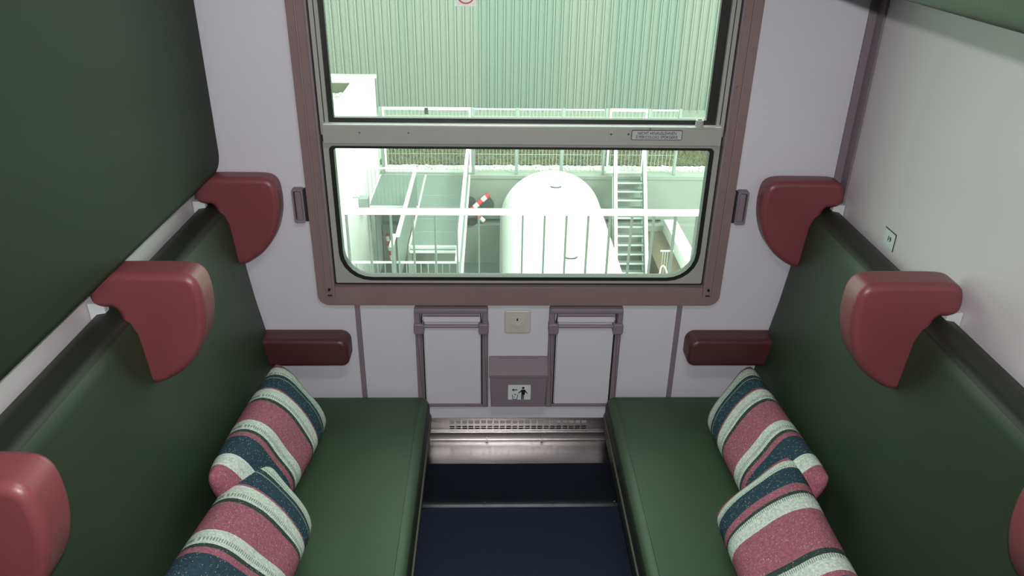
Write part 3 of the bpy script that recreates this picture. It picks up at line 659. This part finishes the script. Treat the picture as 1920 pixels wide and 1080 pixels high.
# storage tank
t = thing('storage_tank', 'huge white horizontal cylindrical tank lying in the pit', 'tank', (1.89, 15, -10.1))
bm = bmesh.new(); R_ = 1.68; NS = 72; prof = []
for k in range(15):
    a = PI/2*k/14; prof.append((R_*math.sin(a)**.75 if k else 0, 22.85-.62*(1-math.cos(a)**1.1)))
prof = [(a, b) for a, b in prof]; yend = prof[-1][1]
for k in range(1, 13): prof.append((R_, yend-(yend-9)*k/12))
for k in range(13, -1, -1):
    a = PI/2*k/14; prof.append((R_*math.sin(a)**.75 if k else 0, 9-.62*math.cos(a)**1.1))
rings = []
for rr, yy in prof:
    rings.append([bm.verts.new((1.89+rr*math.cos(2*PI*k/NS), yy, -8.15+rr*math.sin(2*PI*k/NS))) for k in range(NS)] if rr > 1e-6 else [bm.verts.new((1.89, yy, -8.15))])
for A, B in zip(rings, rings[1:]):
    for k in range(NS):
        k2 = (k+1) % NS
        if len(A) == 1: bm.faces.new((A[0], B[k2], B[k]))
        elif len(B) == 1: bm.faces.new((A[k], A[k2], B[0]))
        else: bm.faces.new((A[k], A[k2], B[k2], B[k]))
finish(bm, 'tank_shell', TANK, t, angle=70)
for yy in (20.7, 15.6):
    bm = bmesh.new(); tube_into(bm, [(1.89+.15*math.cos(a), yy-.10*math.sin(a), -6.455) for a in [PI*k/12 for k in range(13)]], .022, 8); lg = finish(bm, 'lug_shade_ring', TYRE, t)  # dark half rings drawn for the shaded underside of each lug
for yy in (21, 15, 10): rprism('cradle', CONC, [(.5, -10.1), (3.28, -10.1), (3.28, -9.1), (2.9, -9.48), (1.89, -9.86), (.88, -9.48), (.5, -9.1)], 'Y', yy-.2, yy+.2, 0, parent=t)
# raised grating walkway with landing
t = thing('steel_walkway', 'raised grating walkway and landing with sheet metal sides, left of the tank', 'walkway', (-2.0, 20, -10.1))
box('landing_deck', GRATE, -3.80, -2.30, 20.33, 23.2, -7.05, -7.0, 0, t)
box('walkway_deck', GRATE, -2.28, -.84, 17.45, 23.2, -7.05, -7.0, 0, t)
for yy in (18.4, 19.35, 20.3, 21.3, 22.2): box('deck_seam', GALV, -2.28, -.84, yy-.02, yy+.02, -7.0, -6.995, 0, t)
for a in ((-3.84, -3.79, 20.3, 23.2), (-2.32, -2.27, 17.4, 23.2), (-.86, -.80, 14.2, 23.2)): box('edge_beam', GALVW, *a, -7.16, -6.97, 0, t)
box('end_beam', GALVW, -3.84, -2.3, 20.28, 20.33, -7.16, -6.97, 0, t)
box('nosing', GALVW, -2.28, -.84, 17.40, 17.46, -7.08, -6.99, 0, t)
st_ = box('step_tread', GRATE, -2.28, -.84, 17.26, 17.44, -7.10, -7.07, 0, t); box('nosing', GALVW, -2.28, -.84, 17.235, 17.27, -7.12, -7.06, 0, st_)
box('lower_landing', GRATE, -3.7, -.84, 14.2, 16.3, -7.95, -7.9, 0, t)
for nm, x, y0, y1, z0 in (('balustrade_panel', -2.37, 15.6, 20.65, -7.0), ('balustrade_panel', -.86, 14.2, 23.2, -7.0), ('balustrade_panel', -2.45, 15.0, 15.65, -7.8)):
    pnl = box(nm, PANEL, x-.015, x+.015, y0, y1, z0-.1, -5.92, 0, t)
    box('top_rail', GALVW, x-.05, x+.05, y0-.02, y1+.02, -5.93, -5.88, .005, pnl)
rl = box('landing_top_rail', GALVW, -3.84, -2.37, 20.48, 20.53, -5.86, -5.82, .005, t)
for k in range(13):
    x = -3.80+k*.118; box('baluster', GALV, x-.005, x+.005, 20.500, 20.510, -6.98, -5.85, 0, rl)
rl = box('cross_rail', GALVW, -3.7, -.84, 15.78, 15.82, -6.74, -6.69, .005, t); box('lower_rail', GALVW, -3.7, -.84, 15.785, 15.815, -7.07, -7.03, 0, rl)
for k in range(16):
    x = -3.65+k*.18; box('baluster', GALV, x-.012, x+.012, 15.79, 15.81, -7.9, -6.73, 0, rl)
for x, yy, zt in ((-3.7, 20.4, -7.1), (-2.3, 17.5, -7.1), (-.9, 17.5, -7.1), (-2.3, 22.6, -7.1), (-3.6, 14.4, -7.95), (-.95, 14.4, -7.95)): box('support_post', GALV, x-.06, x+.06, yy-.06, yy+.06, -10.1, zt, 0, t)
# narrow stairs right of tank
t = thing('pit_stairs', 'steep open-tread steel stairs with sheet metal sides, right of the tank', 'stairs', (4.4, 21, -10.1))
N = 14
for k in range(N):
    cx = 4.52-.022*k; yy = 23.02-.256*k; zz = -7.07-.21*k
    if zz < -10.05: break
    tr2 = box('tread', GRATE, cx-.46, cx+.46, yy-.22, yy, zz-.03, zz, 0, t); box('nosing', GALVW, cx-.46, cx+.46, yy-.245, yy-.215, zz-.035, zz+.008, 0, tr2)
for x0, x1, lbl in ((4.04, 3.76, 'l'), (5.00, 4.72, 'r')):
    top = (x0, 23.2, -6.97); end = (x1, 19.55, -9.98)
    bar_between('stringer', GALVW, (x0, 23.2, -7.05), (x1, 19.6, -9.99), .05, .22, t)
    def P3(f, dz): return Vector(top)*(1-f)+Vector(end)*f+Vector((0, 0, dz))
    bm = bmesh.new(); V = []
    for dx in (-.012, .012):
        for f, dz in ((0, 0), (1, 0), (1, 1.05), (0, 1.03)): V.append(bm.verts.new(P3(f, dz)+Vector((dx, 0, 0))))
    for f in ((0, 1, 2, 3), (7, 6, 5, 4), (0, 4, 5, 1), (1, 5, 6, 2), (2, 6, 7, 3), (3, 7, 4, 0)): bm.faces.new([V[i] for i in f])
    pn = finish(bm, 'side_panel', PANEL, t, smooth=False); bar_between('handrail', GALVW, P3(0, 1.05), P3(1, 1.07), .10, .06, pn)
# low wall, litter bed and short rail on the right
structure(box('low_wall', WHITEW, 5.86, 6.28, 15, 22.92, -10.1, -8.44), 'low white wall on the right side of the pit')
structure(box('litter_bed', SOIL, 5.14, 5.86, 15, 22.92, -10.1, -8.88), 'brown leaf-covered bed between the stairs and the low white wall')
t = thing('short_railing', 'short pale railing over the leaf-covered bed, right of the narrow stairs', 'railing', (5.3, 19.6, -8.88))
box('top_rail', GALVW, 5.07, 5.47, 19.58, 19.62, -8.13, -8.09, .004, t)
for k in range(5): box('baluster', MESHW, 5.15+.075*k-.008, 5.15+.075*k+.008, 19.59, 19.61, -8.88, -8.12, 0, t)
tag(tube('hoop_handle', GALVW, [(4.90, 18.8, -10.1), (4.925, 18.8, -8.45), (4.95, 18.8, -8.27), (5.0, 18.8, -8.22), (5.06, 18.8, -8.27), (5.32, 18.7, -8.88)], .022, 8), 'bent pale hoop handle at the foot of the narrow stairs', 'handle')
bm = bmesh.new()
for k in range(60):
    a = random.uniform(0, 2*PI); e = random.uniform(.2, 1.3); L_ = random.uniform(.4, 1.25); p0 = Vector((7.5, 21.9, -10.1)); d = Vector((math.cos(a)*math.cos(e)*.6, math.sin(a)*math.cos(e)*.6, math.sin(e)))
    mid = p0+d*L_*.6+Vector((random.uniform(-.1, .1), random.uniform(-.1, .1), 0)); tube_into(bm, [p0, mid, p0+d*L_+Vector((random.uniform(-.2, .2), 0, random.uniform(-.1, .1)))], .008, 4)
tag(finish(bm, 'dry_shrub', MESHW), 'pale leafless shrub behind the low white wall', 'shrub')
# red and white barrier poles with rubber feet, leaning on the ledge
def pole(a, b, rad, label, cat='barrier pole'):
    a = Vector(a); b = Vector(b); L_ = (b-a).length
    bm = bmesh.new(); tube_into(bm, [(0, 0, 0), (0, 0, L_*.5), (0, 0, L_-.04), (0, 0, L_-.012)], rad, 16)
    o = finish(bm, 'barrier_pole', BOLL); o.location = a; o.rotation_euler = (b-a).to_track_quat('Z', 'Y').to_euler()
    tag(o, label, cat, 'red and white barrier poles'); return o
pole((-.80, 22.84, -8.12), (-.17, 22.98, -7.58), .085, 'red and white banded barrier pole, the longer slanting one above the rubber feet')
pole((-.60, 22.98, -8.30), (-.33, 23.02, -8.58), .08, 'short red and white banded barrier pole, end down on the wall ledge')
pole((-3.52, 22.78, -10.1), (-3.66, 22.78, -8.95), .06, 'red and white banded barrier pole standing in the corner under the landing')
def foot(loc, rot, rad, label):
    bm = bmesh.new(); tube_into(bm, [(0, 0, 0), (0, 0, .02), (0, 0, .10), (0, 0, .13)], rad, 20)
    o = finish(bm, 'rubber_foot', TYRE); o.location = loc; o.rotation_euler = rot; tag(o, label, 'rubber foot', 'rubber feet of the barrier poles')
foot((-.80, 23.06, -8.66), (0, 0, 0), .22, 'dark round rubber foot lying on the wall ledge, lowest of three')
foot((-.24, 23.12, -7.98), (PI/2.3, .3, 0), .24, 'dark round rubber foot leaning on pit wall, right of the slanting pole')
foot((-.80, 23.12, -7.90), (PI/2.3, -.2, 0), .18, 'dark round rubber foot leaning on pit wall, behind the slanting pole')
# service box on the white block
t = thing('service_box', 'small pale service box with a bent hook on the white block wall', 'box', (-3.8, 18.9, -6.2))
box('case', GALV, -3.858, -3.60, 19.0, 19.3, -6.62, -6.25, .01, t)
tube('bent_hook', GALV, [(-3.855, 18.2, -5.9), (-3.72, 18.2, -5.9), (-3.68, 18.2, -5.98), (-3.68, 18.2, -6.35)], .02, 6, t)
